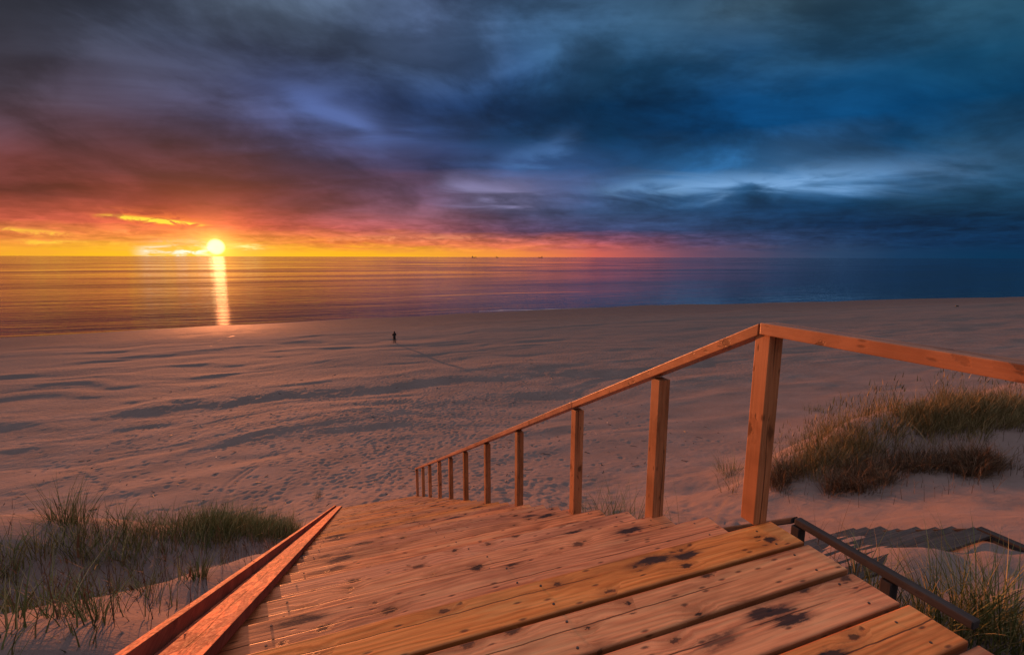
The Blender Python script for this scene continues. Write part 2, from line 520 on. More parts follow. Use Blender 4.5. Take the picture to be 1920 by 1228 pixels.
def ground(s, t):
    """height above the sea at stairs coordinates"""
    s = np.asarray(s, float)
    t = np.asarray(t, float)
    s, t = np.broadcast_arrays(s, t)
    # the beach widens and narrows along the shore
    shore = np.interp(t, [-400, -120, -60, -20, 20, 60, 110, 200, 400, 2000],
                      [55, 86, 96, 103, 106, 108, 105, 93, 60, -80])
    q = np.where(s > 45, 45 + (s - 45) * (104 - 45) / np.maximum(shore - 45, 10), s)
    q = q + sstep(s, 60, 100) * fbm(t / 28.0, s / 60.0, 5, 3) * 5.0
    z = base(q)
    near = (s > -30) & (s < 60) & (np.abs(t) < 60)
    res = np.zeros_like(z)
    if near.any():
        ss, tt = s[near], t[near]
        acc = _sol[_n] + _sol[_n + 1] * ss + _sol[_n + 2] * tt
        for i in range(_n):
            acc = acc + _sol[i] * _U((ss - ctrl[i, 0]) ** 2 + (tt - ctrl[i, 1]) ** 2)
        fade = sstep(ss, 27, 20) * sstep(ss, -14, -7) * sstep(np.abs(tt), 36, 24)
        res[near] = np.clip(acc, -3, 3) * fade
    z = z + res
    # flat shelf of foredune to left and right far away
    # wind relief of the upper beach
    bm_ = sstep(s, 15, 24) * sstep(s, 100, 60)
    warp = fbm(s / 9.0, t / 14.0, 3, 3) * 5
    z = z + bm_ * (0.24 * fbm((s + warp) / 5.2, t / 17.0, 9, 3) + 0.07 * fbm((s + warp) / 2.2, t / 7.0, 29, 3))
    for pts, hgt, wn, wf in [(a, b * .52, c * 1.8, d * 1.1) for a, b, c, d in RIDGES]:
        d = poly_dist(s, t + 0.0, pts) + fbm(t / 2.4, s / 2.4, 41, 5, 0.65) * 1.9
        m = sstep(t, pts[0, 0] - 2.5, pts[0, 0] + 2.5) * sstep(t, pts[-1, 0] + 2.5, pts[-1, 0] - 2.5)
        prof = np.where(d < 0, sstep(d, -wn, 0.0), np.exp(-np.maximum(d, 0) / wf))
        z = z + m * hgt * prof * (0.75 + 0.9 * vnoise(t / 5.0, s / 9.0, 91))
    # small lumps in the dunes
    dn = sstep(s, 19, 13) * sstep(s, -6, -2) * np.clip(np.maximum(sstep(t, -0.75, -1.6), sstep(t, 2.1, 3.0)), 0, 1)
    z = z + dn * (0.16 * fbm(s / 1.3, t / 1.6, 51, 4, 0.5))
    # drifted sand lying over the old steps
    om = sstep(s, 0.5, 1.5) * sstep(s, 5.0, 4.4) * sstep(t, 3.6, 4.2) * sstep(t, 7.6, 6.9)
    z = z + om * (0.02 * sstep(t, 7.2, 5.6) + 0.10 * fbm(s / 0.42, t / 0.75, 63, 3))
    return z + EYE


def to_world(s, t, z):
    p = np.asarray(s)[..., None] * SV + np.asarray(t)[..., None] * TV
    return np.concatenate([p, np.asarray(z)[..., None]], -1)


def march(u, v):
    """where the line of sight of a pixel meets the ground: (s, t)"""
    d = ray(u, v)
    k = np.r_[np.arange(1.2, 30, 0.03), np.arange(30, 170, 0.25)]
    s, t = k * (d[:2] @ SV), k * (d[:2] @ TV)
    below = (EYE + k * d[2]) < ground(s, t)
    i = int(np.argmax(below)) if below.any() else len(k) - 1
    return s[i], t[i]


def grow(start, step, fac, lim):
    out, x = [], start
    while x < lim:
        x += step
        step *= fac
        out.append(x)
    return out


fs = np.arange(0.6, 33.0, 0.075)
gs = np.array([-v for v in grow(-0.6, 0.12, 1.12, 3000)][::-1] + list(fs) + grow(fs[-1], 0.08, 1.012, 130) + grow(131, 2.0, 1.14, 30000))
ft = np.arange(-15.0, 19.0, 0.085)
gt = np.array([-v for v in grow(15.0, 0.09, 1.03, 30000)][::-1] + list(ft) + grow(ft[-1], 0.09, 1.03, 30000))
GS, GT = np.meshgrid(gs, gt, indexing='ij')
GZ = ground(GS, GT)
# footprints: trodden dents all over the sand at the foot of the stairs
i0, i1 = np.searchsorted(gs, 4.0), np.searchsorted(gs, 48)
nprint = 2600
ps = 15.2 + 22 * rng.random(nprint) ** 1.5
pt = rng.normal(1.8, 3.6, nprint) + (ps - 16) * 0.10
# walkers' trails leading away over the sand
for a_, b_, c_, d_ in ((17, 2, 44, -14), (17, 1, 40, 16), (18, 3, 34, 19), (18, -1, 30, -16), (17, 2, 46, 3), (20, -8, 44, -24), (24, 10, 40, 2)):
    m_ = int(math.hypot(c_ - a_, d_ - b_) / 0.38)
    k_ = np.linspace(0, 1, m_)
    ps = np.r_[ps, a_ + (c_ - a_) * k_ + rng.normal(0, .08, m_)]
    pt = np.r_[pt, b_ + (d_ - b_) * k_ + np.sin(k_ * 5 + a_) * .6 + rng.normal(0, .14, m_)]
sc_ = 900
ps = np.r_[ps, rng.uniform(16, 42, sc_)]
pt = np.r_[pt, rng.uniform(-14, 18, sc_)]
# a trodden lane on the old path to the right
m_ = 900
ps = np.r_[ps, rng.uniform(5.5, 16, m_)]
pt = np.r_[pt, rng.normal(0, 1.3, m_) + np.interp(ps[-m_:], [5.5, 16], [6.8, 5.0])]
for s_, t_ in zip(ps, pt):
    a = rng.normal(0.1, 0.6)
    L, Wd, dp = rng.uniform(.16, .26), rng.uniform(.08, .13), rng.uniform(.010, .034)
    ia, ib = np.searchsorted(gs, (s_ - .5, s_ + .5))
    ja, jb = np.searchsorted(gt, (t_ - .5, t_ + .5))
    if ib - ia < 2 or jb - ja < 2:
        continue
    ds, dt = gs[ia:ib, None] - s_, gt[None, ja:jb] - t_
    x = ds * math.cos(a) + dt * math.sin(a)
    y = -ds * math.sin(a) + dt * math.cos(a)
    r2 = (x / L) ** 2 + (y / Wd) ** 2
    GZ[ia:ib, ja:jb] += -dp * np.exp(-r2 * 1.2) + dp * 0.45 * np.exp(-((np.sqrt(r2) - 1.45) / 0.45) ** 2)
# tyre ruts of a beach buggy curving over the sand
rut = np.array([beach_pt(u, v, -9.6) for u, v in ((414, 925), (418, 905), (430, 885), (450, 866), (470, 850))])
for off in (-0.1, 0.28):
    fine = np.linspace(0, len(rut) - 1, 60)
    rt_, rs_ = np.interp(fine, range(len(rut)), rut[:, 0]) + off, np.interp(fine, range(len(rut)), rut[:, 1])
    for s_, t_ in zip(rs_, rt_):
        ia, ib = np.searchsorted(gs, (s_ - .4, s_ + .4))
        ja, jb = np.searchsorted(gt, (t_ - .3, t_ + .3))
        ds, dt = gs[ia:ib, None] - s_, gt[None, ja:jb] - t_
        GZ[ia:ib, ja:jb] += -0.012 * np.exp(-(ds / .14) ** 2 - (dt / .08) ** 2)


def grid_mesh(name, S, T, Z, mat):
    n, m = S.shape
    co = np.stack([T, S, Z], -1).reshape(-1, 3).astype(np.float32)
    idx = np.arange(n * m).reshape(n, m)
    q = np.stack([idx[:-1, :-1], idx[:-1, 1:], idx[1:, 1:], idx[1:, :-1]], -1).reshape(-1, 4)
    me = bpy.data.meshes.new(name)
    me.vertices.add(len(co))
    me.vertices.foreach_set('co', co.ravel())
    me.loops.add(q.size)
    me.loops.foreach_set('vertex_index', q.ravel().astype(np.int32))
    me.polygons.add(len(q))
    me.polygons.foreach_set('loop_start', np.arange(0, q.size, 4, dtype=np.int32))
    me.polygons.foreach_set('use_smooth', np.ones(len(q), bool))
    me.update(calc_edges=True)
    me.materials.append(mat)
    return me


def new_mat(name):
    m = bpy.data.materials.new(name)
    m.use_nodes = True
    n = NT(m.node_tree)
    p = n.n('ShaderNodeBsdfPrincipled')
    o = n.n('ShaderNodeOutputMaterial')
    n.t.links.new(p.outputs[0], o.inputs[0])
    return m, n, p


# sand
m_sand, n, p = new_mat('sand')
g = n.n('ShaderNodeTexCoord')
co = g.outputs['Object']
x, y, z = n.xyz(co)
fl = n.comb(x, y, 0.0)
n1 = n.noise(fl, 0.35, 5, 0.6)
n2 = n.noise(fl, 3.0, 5, 0.65)
n3 = n.noise(fl, 60.0, 3, 0.7)
c = n.mix(n.mr(n1, 0.35, 0.65), (0.175, 0.142, 0.134), (0.235, 0.188, 0.176))
c = n.mix(n.mr(n2, 0.35, 0.7, 0, 0.35), c, (0.145, 0.108, 0.098))
c = n.mix(n.mr(n3, 0.35, 0.7, 0, 0.35), c, (0.13, 0.096, 0.088))
damp = n.mr(n.m('ADD', z, n.m('MULTIPLY', n.m('SUBTRACT', n1, 0.5), 0.9)), 2.3, 0.6, 0, 1, True)
c = n.mix(n.m('MULTIPLY', damp, 0.75), c, (0.145, 0.124, 0.120))
wet = n.mr(n.m('ADD', z, n.m('MULTIPLY', n.m('SUBTRACT', n1, 0.5), 0.35)), 0.50, 0.02, 0, 1, True)
c = n.mix(n.m('MULTIPLY', wet, 0.62), c, (0.10, 0.07, 0.064))
n.put(p.inputs['Base Color'], c)
n.put(p.inputs['Roughness'], n.mr(wet, 0.4, 1.0, 0.95, 0.75))
n.put(p.inputs['Specular IOR Level'], n.mr(wet, 0.4, 1.0, 0.06, 0.10))
rip = n.noise(n.comb(n.m('MULTIPLY', x, 0.6), y, 0.0), 6.0, 4, 0.6, 0.6)
vor = n.n('ShaderNodeTexVoronoi', feature='SMOOTH_F1')
n.put(vor.inputs['Vector'], n.comb(n.m('MULTIPLY', x, 1.5), n.m('ADD', y, n.m('MULTIPLY', n2, 0.5)), 0.0))
vor.inputs['Scale'].default_value = 2.2
vor.inputs['Smoothness'].default_value = 0.4
dent = n.m('MULTIPLY', n.mr(vor.outputs['Distance'], 0.0, 0.5), n.m('MULTIPLY', n.mr(y, 27.0, 34.0), n.mr(y, 75.0, 48.0)))
h = n.m('ADD', n.m('MULTIPLY', dent, 0.05), n.m('ADD', n.m('MULTIPLY', rip, 0.026), n.m('MULTIPLY', n3, 0.006)))
n.put(p.inputs['Normal'], n.bump(h, 0.8, 1.0))
sand = link('sand', grid_mesh('sand', GS, GT, GZ, m_sand), rot=(0, 0, ROTZ))
tag(sand, kind='structure', label='pink grey sand of the dune foot and wide beach')

# sea
m_sea, n, p = new_mat('sea_water')
g = n.n('ShaderNodeTexCoord')
x, y, z = n.xyz(g.outputs['Object'])
p.inputs['Base Color'].default_value = (0.012, 0.022, 0.03, 1)
p.inputs['IOR'].default_value = 1.333
p.inputs['Anisotropic'].default_value = 1.0
n.put(p.inputs['Tangent'], n.comb(float(SV[0]), float(SV[1]), 0.0))
p.inputs['Roughness'].default_value = 0.13
sw = n.noise(n.comb(n.m('MULTIPLY', x, 0.012), n.m('MULTIPLY', y, 0.075), 0.0), 1.0, 3, 0.5, 0.6)
wv = n.noise(n.comb(n.m('MULTIPLY', x, 0.05), n.m('MULTIPLY', y, 0.42), 3.0), 1.0, 4, 0.55, 0.5)
rp = n.noise(n.comb(n.m('MULTIPLY', x, 0.35), n.m('MULTIPLY', y, 2.6), 9.0), 1.0, 3, 0.6)
h = n.m('ADD', n.m('MULTIPLY', sw, 0.22), n.m('ADD', n.m('MULTIPLY', wv, n.mr(y, 90.0, 320.0, 0.13, 0.055)), n.m('MULTIPLY', rp, 0.010)))
n.put(p.inputs['Normal'], n.bump(h, 1.0, 1.0))
patch = n.noise(n.comb(n.m('MULTIPLY', x, 0.003), n.m('MULTIPLY', y, 0.014), 0.0), 1.0, 4, 0.6)
n.put(p.inputs['Roughness'], n.mr(patch, 0.42, 0.58, 0.03, 0.09))
ws = np.array([20, 60, 100, 160, 300, 800, 3000, 10000, 40000], float)
wt = np.array([-40000, -10000, -3000, -600, 0, 600, 3000, 10000, 40000], float)
WS, WT = np.meshgrid(ws, wt, indexing='ij')
sea = link('sea', grid_mesh('sea', WS, WT, np.zeros_like(WS), m_sea), rot=(0, 0, ROTZ))
tag(sea, kind='structure', label='calm evening sea up to the horizon')


# ------------------------------------------------------------------ timber
def wood(name, axis, light, dark, stain_shade=0.0, knots=1.0, rough=0.62, grey=0.0, spec=0.14):
    m, n, p = new_mat(name)
    g = n.n('ShaderNodeTexCoord')
    oi = n.n('ShaderNodeObjectInfo')
    rnd = oi.outputs['Random']
    x, y, z = n.xyz(g.outputs['Object'])
    ax = {'x': (x, y, z), 'y': (y, x, z), 'z': (z, x, y)}[axis]
    lx, ly, lz = ax                                  # along the grain, across, depth
    ofs = n.m('MULTIPLY', rnd, 173.0)
    X = n.m('ADD', lx, ofs)
    # knots
    kv = n.comb(n.m('MULTIPLY', X, 4.6), n.m('MULTIPLY', n.m('ADD', ly, n.m('MULTIPLY', lz, 0.7)), 8.5), 0.0)
    vo = n.n('ShaderNodeTexVoronoi', feature='F1', voronoi_dimensions='2D')
    n.put(vo.inputs['Vector'], kv)
    vo.inputs['Scale'].default_value = 1.0
    vo.inputs['Randomness'].default_value = 1.0
    kd = n.m('ADD', vo.outputs['Distance'], n.m('MULTIPLY', n.m('SUBTRACT', n.noise(kv, 6.0, 5, 0.7), 0.5), 0.42))
    pr, pg, pb = n.xyz(vo.outputs['Color'])
    has = n.mr(pr, 0.58, 0.60)
    size = n.mr(n.m('POWER', pg, 2.5), 0, 1, 0.055, 0.24)
    knot = n.m('MULTIPLY', n.mr(kd, size, n.m('MULTIPLY', size, 0.55)), has)
    ring = n.m('MULTIPLY', n.mr(kd, 0.50, 0.08), has)
    # grain, bent around the knots
    Y = n.m('ADD', ly, n.m('MULTIPLY', ring, 0.022))
    lo = n.noise(n.comb(n.m('MULTIPLY', X, 0.9), n.m('MULTIPLY', Y, 6.0), n.m('ADD', lz, ofs)), 1.0, 3, 0.5)
    band = n.m('SINE', n.m('ADD', n.m('MULTIPLY', Y, 210.0), n.m('MULTIPLY', lo, 42.0)))
    band = n.mr(band, -1.0, 1.0)
    fib = n.noise(n.comb(n.m('MULTIPLY', X, 2.2), n.m('MULTIPLY', Y, 95.0), n.m('ADD', n.m('MULTIPLY', lz, 95.0), ofs)), 1.0, 4, 0.6)
    blot = n.noise(n.comb(n.m('MULTIPLY', X, 1.3), n.m('MULTIPLY', Y, 5.0), n.m('ADD', lz, ofs)), 1.6, 4, 0.6)
    c = n.mix(n.m('ADD', n.m('MULTIPLY', band, 0.40), n.mr(fib, 0.3, 0.7, 0, 0.60)), light, dark)
    c = n.mix(n.mr(blot, 0.46, 0.70, 0, 0.62), c, tuple(v * 0.42 for v in dark))
    pale = n.noise(n.comb(n.m('MULTIPLY', X, 0.9), n.m('MULTIPLY', Y, 8.0), n.m('ADD', ofs, 9.0)), 1.7, 5, 0.62)
    c = n.mix(n.mr(pale, 0.52, 0.70, 0, 0.55), c, tuple(min(v * 1.15 + 0.03, 0.9) for v in light))
    hsv = n.n('ShaderNodeHueSaturation')
    n.put(hsv.inputs['Color'], c)
    n.put(hsv.inputs['Value'], n.mr(rnd, 0, 1, 0.82, 1.18))
    n.put(hsv.inputs['Hue'], n.mr(n.m('FRACT', n.m('MULTIPLY', rnd, 7.3)), 0, 1, 0.4955, 0.5025))
    n.put(hsv.inputs['Saturation'], n.mr(n.m('FRACT', n.m('MULTIPLY', rnd, 13.9)), 0, 1, 0.93, 1.05))
    c = hsv.outputs[0]
    c = n.mix(n.m('MULTIPLY', n.mr(ring, 0.3, 1.0, 0, 0.45), knots), c, tuple(v * 0.45 for v in dark))
    c = n.mix(n.m('MULTIPLY', knot, n.mr(pb, 0, 1, 0.70 * knots, 0.97 * knots)), c, (0.03, 0.013, 0.008))
    # small dark flecks and pitch specks
    vf = n.n('ShaderNodeTexVoronoi', feature='F1', voronoi_dimensions='2D')
    n.put(vf.inputs['Vector'], n.comb(n.m('MULTIPLY', X, 9.0), n.m('MULTIPLY', n.m('ADD', Y, lz), 26.0), 0.0))
    vf.inputs['Scale'].default_value = 1.0
    fr, fg, fb = n.xyz(vf.outputs['Color'])
    fleck = n.m('MULTIPLY', n.mr(vf.outputs['Distance'], 0.20, 0.07), n.mr(fr, 0.74, 0.78))
    c = n.mix(n.m('MULTIPLY', fleck, 0.75 * knots), c, (0.03, 0.014, 0.01))
    # drying checks along the grain
    wig = n.m('MULTIPLY', n.m('SUBTRACT', n.noise(n.comb(n.m('MULTIPLY', X, 2.0), ofs, 0.0), 1.0, 4, 0.6), 0.5), 0.035)
    yc = n.m('SUBTRACT', n.m('SUBTRACT', ly, wig), n.mr(n.m('FRACT', n.m('MULTIPLY', rnd, 31.7)), 0, 1, -0.03, 0.03))
    on = n.mr(n.noise(n.comb(n.m('MULTIPLY', X, 1.1), ofs, 5.0), 1.0, 2), 0.41, 0.49)
    crack = n.m('MULTIPLY', n.mr(n.m('ABSOLUTE', yc), 0.0032, 0.0010), on)
    c = n.mix(n.m('MULTIPLY', crack, 0.85), c, (0.03, 0.014, 0.009))
    if stain_shade:
        # shade between boards painted into the plank edges, to set them apart
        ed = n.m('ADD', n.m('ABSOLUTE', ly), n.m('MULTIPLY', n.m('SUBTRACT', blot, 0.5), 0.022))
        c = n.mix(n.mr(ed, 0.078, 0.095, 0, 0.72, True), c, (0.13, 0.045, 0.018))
        # sooty smudges round the nails above the bearers
        for k, (xs, jit) in enumerate(((-0.90, 0.34), (0.93, 0.30), (0.28, 0.9), (-0.76, 0.36), (0.80, 0.4))):
            f1 = n.m('FRACT', n.m('MULTIPLY', rnd, 57.3 + 41.7 * k))
            f2 = n.m('FRACT', n.m('MULTIPLY', rnd, 91.9 + 23.1 * k))
            f3 = n.m('FRACT', n.m('MULTIPLY', rnd, 17.7 + 67.7 * k))
            cx = n.mr(f1, 0, 1, xs - jit / 2, xs + jit / 2)
            cy = n.mr(f2, 0, 1, -0.055, 0.055)
            wx = n.m('ADD', lx, n.m('MULTIPLY', n.m('SUBTRACT', fib, 0.5), 0.16))
            wy = n.m('ADD', ly, n.m('MULTIPLY', n.m('SUBTRACT', n.noise(n.comb(n.m('MULTIPLY', X, 9.0), n.m('MULTIPLY', ly, 30.0), ofs), 1.0, 4, 0.7), 0.5), 0.075))
            ex = n.m('DIVIDE', n.m('SUBTRACT', wx, cx), n.mr(f3, 0, 1, 0.04, 0.095))
            ey = n.m('DIVIDE', n.m('SUBTRACT', wy, cy), n.mr(f3, 0, 1, 0.012, 0.024))
            r2 = n.m('ADD', n.m('MULTIPLY', ex, ex), n.m('MULTIPLY', ey, ey))
            a = n.m('POWER', 2.718, n.m('MULTIPLY', r2, -0.9))
            a = n.m('MULTIPLY', n.m('MINIMUM', n.m('MULTIPLY', a, 2.0), 1.0), n.mr(f3, 0.02 if k < 2 else 0.45, 0.18 if k < 2 else 0.55, 0.0, 1.0) if k != 2 else n.mr(f3, 0.62, 0.66))
            c = n.mix(n.m('MULTIPLY', a, 0.93 * stain_shade), c, (0.012, 0.011, 0.014))
    if spec == 0.10:  # bright sunset gloss painted in patches on the upward faces of the ramp boards
        sheen_patch = n.mr(n.noise(n.comb(n.m('MULTIPLY', X, 3.0), n.m('MULTIPLY', ly, 11.0), ofs), 1.0, 5, 0.7, 1.2), 0.49, 0.60)
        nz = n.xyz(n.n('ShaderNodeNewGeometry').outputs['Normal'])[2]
        sheen_patch = n.m('MULTIPLY', sheen_patch, n.mr(nz, 0.6, 0.8))
        c = n.mix(sheen_patch, c, (0.66, 0.19, 0.085))
    if grey:
        c = n.mix(grey, c, (0.055, 0.05, 0.05))
    n.put(p.inputs['Base Color'], c)
    n.put(p.inputs['Roughness'], n.mr(fib, 0.3, 0.7, rough - 0.10, rough + 0.12))
    p.inputs['Specular IOR Level'].default_value = spec
    hgt = n.m('ADD', n.m('MULTIPLY', band, 0.25), n.m('ADD', n.m('MULTIPLY', fib, 0.9), n.m('MULTIPLY', crack, -6.0)))
    hgt = n.m('ADD', hgt, n.m('MULTIPLY', n.m('ADD', knot, fleck), -0.8))
    n.put(p.inputs['Normal'], n.bump(hgt, 0.7, 0.0013))
    return m


LIGHT, DARK = (0.93, 0.34, 0.115), (0.54, 0.150, 0.042)
w_plank = wood('plank_wood', 'x', LIGHT, DARK, stain_shade=1.0, rough=0.50, spec=0.28)
w_rail = wood('rail_wood', 'y', (0.54, 0.255, 0.125), (0.34, 0.14, 0.064), knots=0.6, spec=0.5, rough=0.46)
w_post = wood('post_wood', 'z', (0.46, 0.23, 0.105), (0.32, 0.145, 0.062), knots=0.7)
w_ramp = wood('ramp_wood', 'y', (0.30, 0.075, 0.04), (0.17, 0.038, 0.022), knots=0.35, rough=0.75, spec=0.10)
w_old = wood('weathered_wood', 'x', (0.12, 0.108, 0.105), (0.062, 0.056, 0.056), knots=0.4, rough=0.85, grey=0.35)
w_oldy = wood('weathered_rail_wood', 'y', (0.062, 0.056, 0.056), (0.032, 0.029, 0.029), knots=0.4, rough=0.85, grey=0.35)
w_oldz = wood('weathered_post_wood', 'z', (0.06, 0.05, 0.046), (0.03, 0.025, 0.024), knots=0.4, rough=0.85, grey=0.35)

# ------------------------------------------------------------------ new staircase
OS, OT, OZ = 1.6, 0.75, Z0 + EYE
stairs = bpy.data.objects.new('staircase', None)
C.objects.link(stairs)
_p = OS * SV + OT * TV
stairs.location = (_p[0], _p[1], OZ)
stairs.rotation_euler = (0, 0, ROTZ)
tag(stairs, 'new orange pine staircase with landing and single handrail going down to the beach', 'stairs')


def part(name, me, mat, s, t, z, rot=(0, 0, 0), parent=stairs, o=(OS, OT, Z0)):
    return link(name, me, mat, parent, (t - o[1], s - o[0], z - o[2]), rot)


TH = 0.045
plank_meshes = {}


def plank(s, t0, t1, z, wd, th=TH):
    L = round((t1 - t0) / 0.012) * 0.012
    key = (round(L, 3), wd)
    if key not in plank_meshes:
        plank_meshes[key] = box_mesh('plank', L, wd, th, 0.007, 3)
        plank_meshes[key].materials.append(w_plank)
    return part('plank', plank_meshes[key], None, s, t1 - L / 2, z - th / 2,
                (R(random.uniform(-.25, .25)), R(random.uniform(-.06, .06)), R(random.uniform(-.10, .10))))


# landing, planks with open joints
for i in range(15):
    s = S0 - 0.100 - 0.204 * i
    plank(s, -0.78, 1.992 + random.uniform(-.008, .012) + (0.016 if i > 2 else 0), Z0 + random.uniform(-.002, .002), 0.187)
# treads, two planks each
NT_ = 35
for k in range(1, NT_ + 1):
    z = Z0 - 0.2045 * k * (0.405 * SLOPE / 0.2045)
    f = S0 + 0.405 * k
    for j in (0, 1):
        plank(f - 0.099 - 0.202 * j + (0 if j == 0 else -0.002), -0.70, 1.985 + random.uniform(-.014, .010), z + random.uniform(-.0015, .0015), 0.190)
# bearers
for t in (-0.60, 0.70, 1.86):
    for a, b in ((1.66, 6.6), (6.6, 11.6), (11.6, 15.9)):
        part('stringer', beam_mesh('stringer', b - a, SLOPE * (b - a), 0.05, 0.24), w_rail, (a + b) / 2, t, plane((a + b) / 2) - 0.43)
for t in (-0.65, 0.65, 1.88):
    part('joist', box_mesh('joist', 0.05, 3.1, 0.17, 0.004), w_rail, 0.03, t, Z0 - TH - 0.088)
for s in (-1.4, 1.3):
    for t in (-0.60, 1.83):
        part('support_post', box_mesh('support_post', 0.045, 0.09, 1.9, 0.004), w_post, s, t, Z0 - 1.05)
# board ramp along the left side with its raised edge board
seg = [1.50, 5.62, 9.80, 13.9, 16.4]
for a, b in zip(seg[:-1], seg[1:]):
    L = b - a - 0.006
    mid = (a + b) / 2
    jt, jz = random.uniform(-.004, .004), random.uniform(-.003, .003)
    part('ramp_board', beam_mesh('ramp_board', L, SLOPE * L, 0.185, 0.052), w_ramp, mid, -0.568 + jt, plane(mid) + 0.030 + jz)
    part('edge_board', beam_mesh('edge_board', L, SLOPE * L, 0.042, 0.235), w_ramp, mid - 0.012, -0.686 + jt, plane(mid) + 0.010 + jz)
# screw heads over the bearers
bm = bmesh.new()
for k in range(-6, 12):
    if k < 0:
        rows, zz = [S0 - 0.100 - 0.204 * (-k - 1) + d for d in (-.055, .055)], Z0
    else:
        f = S0 + 0.405 * (k + 1)
        rows, zz = [f - 0.099 - 0.202 * j + d for j in (0, 1) for d in (-.055, .055)], Z0 - SLOPE * 0.405 * (k + 1)
    for s in rows:
        for t in (-0.36, 0.70, 1.86):
            tt, ss = t + random.uniform(-.012, .012), s + random.uniform(-.008, .008)
            m4 = Matrix.Translation((tt - OT, ss - OS, zz - Z0 + 0.0005))
            bmesh.ops.create_cone(bm, cap_ends=True, segments=10, radius1=0.0055, radius2=0.005, depth=0.003, matrix=m4)
m_steel, n, p = new_mat('screw_steel')
n.put(p.inputs['Base Color'], n.mix(n.noise(n.n('ShaderNodeTexCoord').outputs['Object'], 40.0), (0.05, 0.04, 0.035), (0.14, 0.12, 0.11)))
p.inputs['Metallic'].default_value = 0.7
p.inputs['Roughness'].default_value = 0.5
tag(link('screw_heads', bm_mesh('screw_heads', bm), m_steel, stairs), kind='stuff')
# handrail
PS = [1.662, 2.43, 3.55, 5.03, 6.40, 7.77, 9.08, 10.36, 11.82, 13.03, 14.38]
PW = 0.084
TP = 1.918


def tread_z(s):
    k = math.ceil((s - S0) / 0.405 - 1e-6)
    return Z0 - SLOPE * 0.405 * max(k, 0)


def rail_bot(s):
    return plane(s) + np.interp(s, [1.6, 5, 9, 15], [0.985, 0.978, 0.945, 0.93])


for i, s in enumerate(PS):
    zb = (Z0 if i == 0 else tread_z(s)) + 0.001
    if i == 0:
        s = 1.642
        zb = Z0 + 0.001
    zt = rail_bot(s) - 0.004 - (0.020 if i else 0.0)
    h = zt - zb
    me = box_mesh('post', PW, PW, h, 0.004)
    part('post', me, w_post, s, TP + random.uniform(-.003, .003), zb + h / 2, (0, 0, R(random.uniform(-.6, .6))))
for s in (0.1, -1.35):
    h = rail_bot(1.642) - Z0 - 0.005
    part('post', box_mesh('post', PW, PW, h, 0.004), w_post, s, TP, Z0 + 0.001 + h / 2)
ends = [PS[0], PS[2] + 0.02, PS[5], PS[8], PS[10] + 0.10]
RTH = 0.058
for a, b in zip(ends[:-1], ends[1:]):
    za, zb = rail_bot(a), rail_bot(b)
    part('handrail', beam_mesh('handrail', b - a - 0.005, za - zb, 0.096, RTH), w_rail, (a + b) / 2, TP - 0.006 + random.uniform(-.003, .003), (za + zb) / 2 + RTH / 2)
part('handrail', beam_mesh('handrail', 4.2, -0.0, 0.096, 0.056), w_rail, 1.655 - 2.1, TP - 0.004, rail_bot(1.655) + 0.031)

# ------------------------------------------------------------------ old weathered stairs on the right
K = 1.15
old = bpy.data.objects.new('old_staircase', None)
C.objects.link(old)
LZ, LS, LT0, LT1 = -2.955 * K, 2.70 * K, 3.75, 6.44 * K
_p = LS * SV + 5.5 * TV
old.location = (_p[0], _p[1], LZ + EYE)
old.rotation_euler = (0, 0, ROTZ)
tag(old, 'dark weathered old wooden stairs half buried in sand beside the new ones', 'stairs')
oo = (LS, 5.5, LZ)
run, rise = 0.205, 0.128
for k in range(0, 8):
    wd = 0.19
    s = LS + run * k - wd / 2
    L = LT1 - LT0
    me = box_mesh('tread', L, wd, 0.04, 0.006)
    part('tread', me, w_old, s, (LT0 + LT1) / 2 + random.uniform(-.03, .03), LZ - rise * k + 0.02 + random.uniform(-.012, .012),
         (R(random.uniform(-1.5, 1.5)), R(random.uniform(-.5, .5)), R(random.uniform(-.6, .6))), old, oo)
part('edge_board', box_mesh('edge_board', 0.10, 3.2, 0.16, 0.006), w_oldy, LS - 0.05 - 1.6, LT1 - 0.02, LZ - 0.035, (0, 0, 0), old, oo)
part('side_board', beam_mesh('side_board', 1.5, 1.5 * rise / run, 0.045, 0.16), w_oldy, LS + 0.72, LT1 - 0.09, LZ - 0.52, (0, 0, 0), old, oo)
RZ, RT, RS = -2.0 * 1.175, 3.25 * 1.175, 2.39 * 1.175
part('handrail', beam_mesh('handrail', 1.3, 0.0, 0.075, 0.062, 0.012), w_oldy, RS - 0.65, RT, RZ - 0.045, (0, 0, 0), old, oo)
part('handrail', beam_mesh('handrail', 2.4, 2.4 * 0.72, 0.075, 0.062, 0.012), w_oldy, RS + 1.2 + 0.02, RT, RZ - 0.05 - 1.2 * 0.72, (0, 0, 0), old, oo)
for s in (RS - 0.02, RS - 0.78):
    part('post', box_mesh('post', 0.085, 0.085, 1.25, 0.01), w_oldz, s, RT + 0.0, RZ - 0.095 - 0.62, (0, 0, 0), old, oo)

# ------------------------------------------------------------------ dune grass
def grass_mat(name, c0, c1, c2):
    m, n, p = new_mat(name)
    g = n.n('ShaderNodeNewGeometry')
    r = g.outputs['Random Per Island']
    c = n.ramp(r, [(0.0, c0), (0.5, c1), (0.8, c2), (1.0, c0)])
    n.put(p.inputs['Base Color'], c)
    p.inputs['Roughness'].default_value = 0.7
    p.inputs['Specular IOR Level'].default_value = 0.2
    return m


g_green = grass_mat('marram_green', (0.070, 0.092, 0.030), (0.125, 0.140, 0.048), (0.36, 0.29, 0.14))
g_brown = grass_mat('marram_brown', (0.10, 0.090, 0.036), (0.18, 0.145, 0.062), (0.34, 0.26, 0.13))
g_dark = grass_mat('stalks_dark', (0.070, 0.048, 0.030), (0.12, 0.078, 0.046), (0.22, 0.145, 0.09))


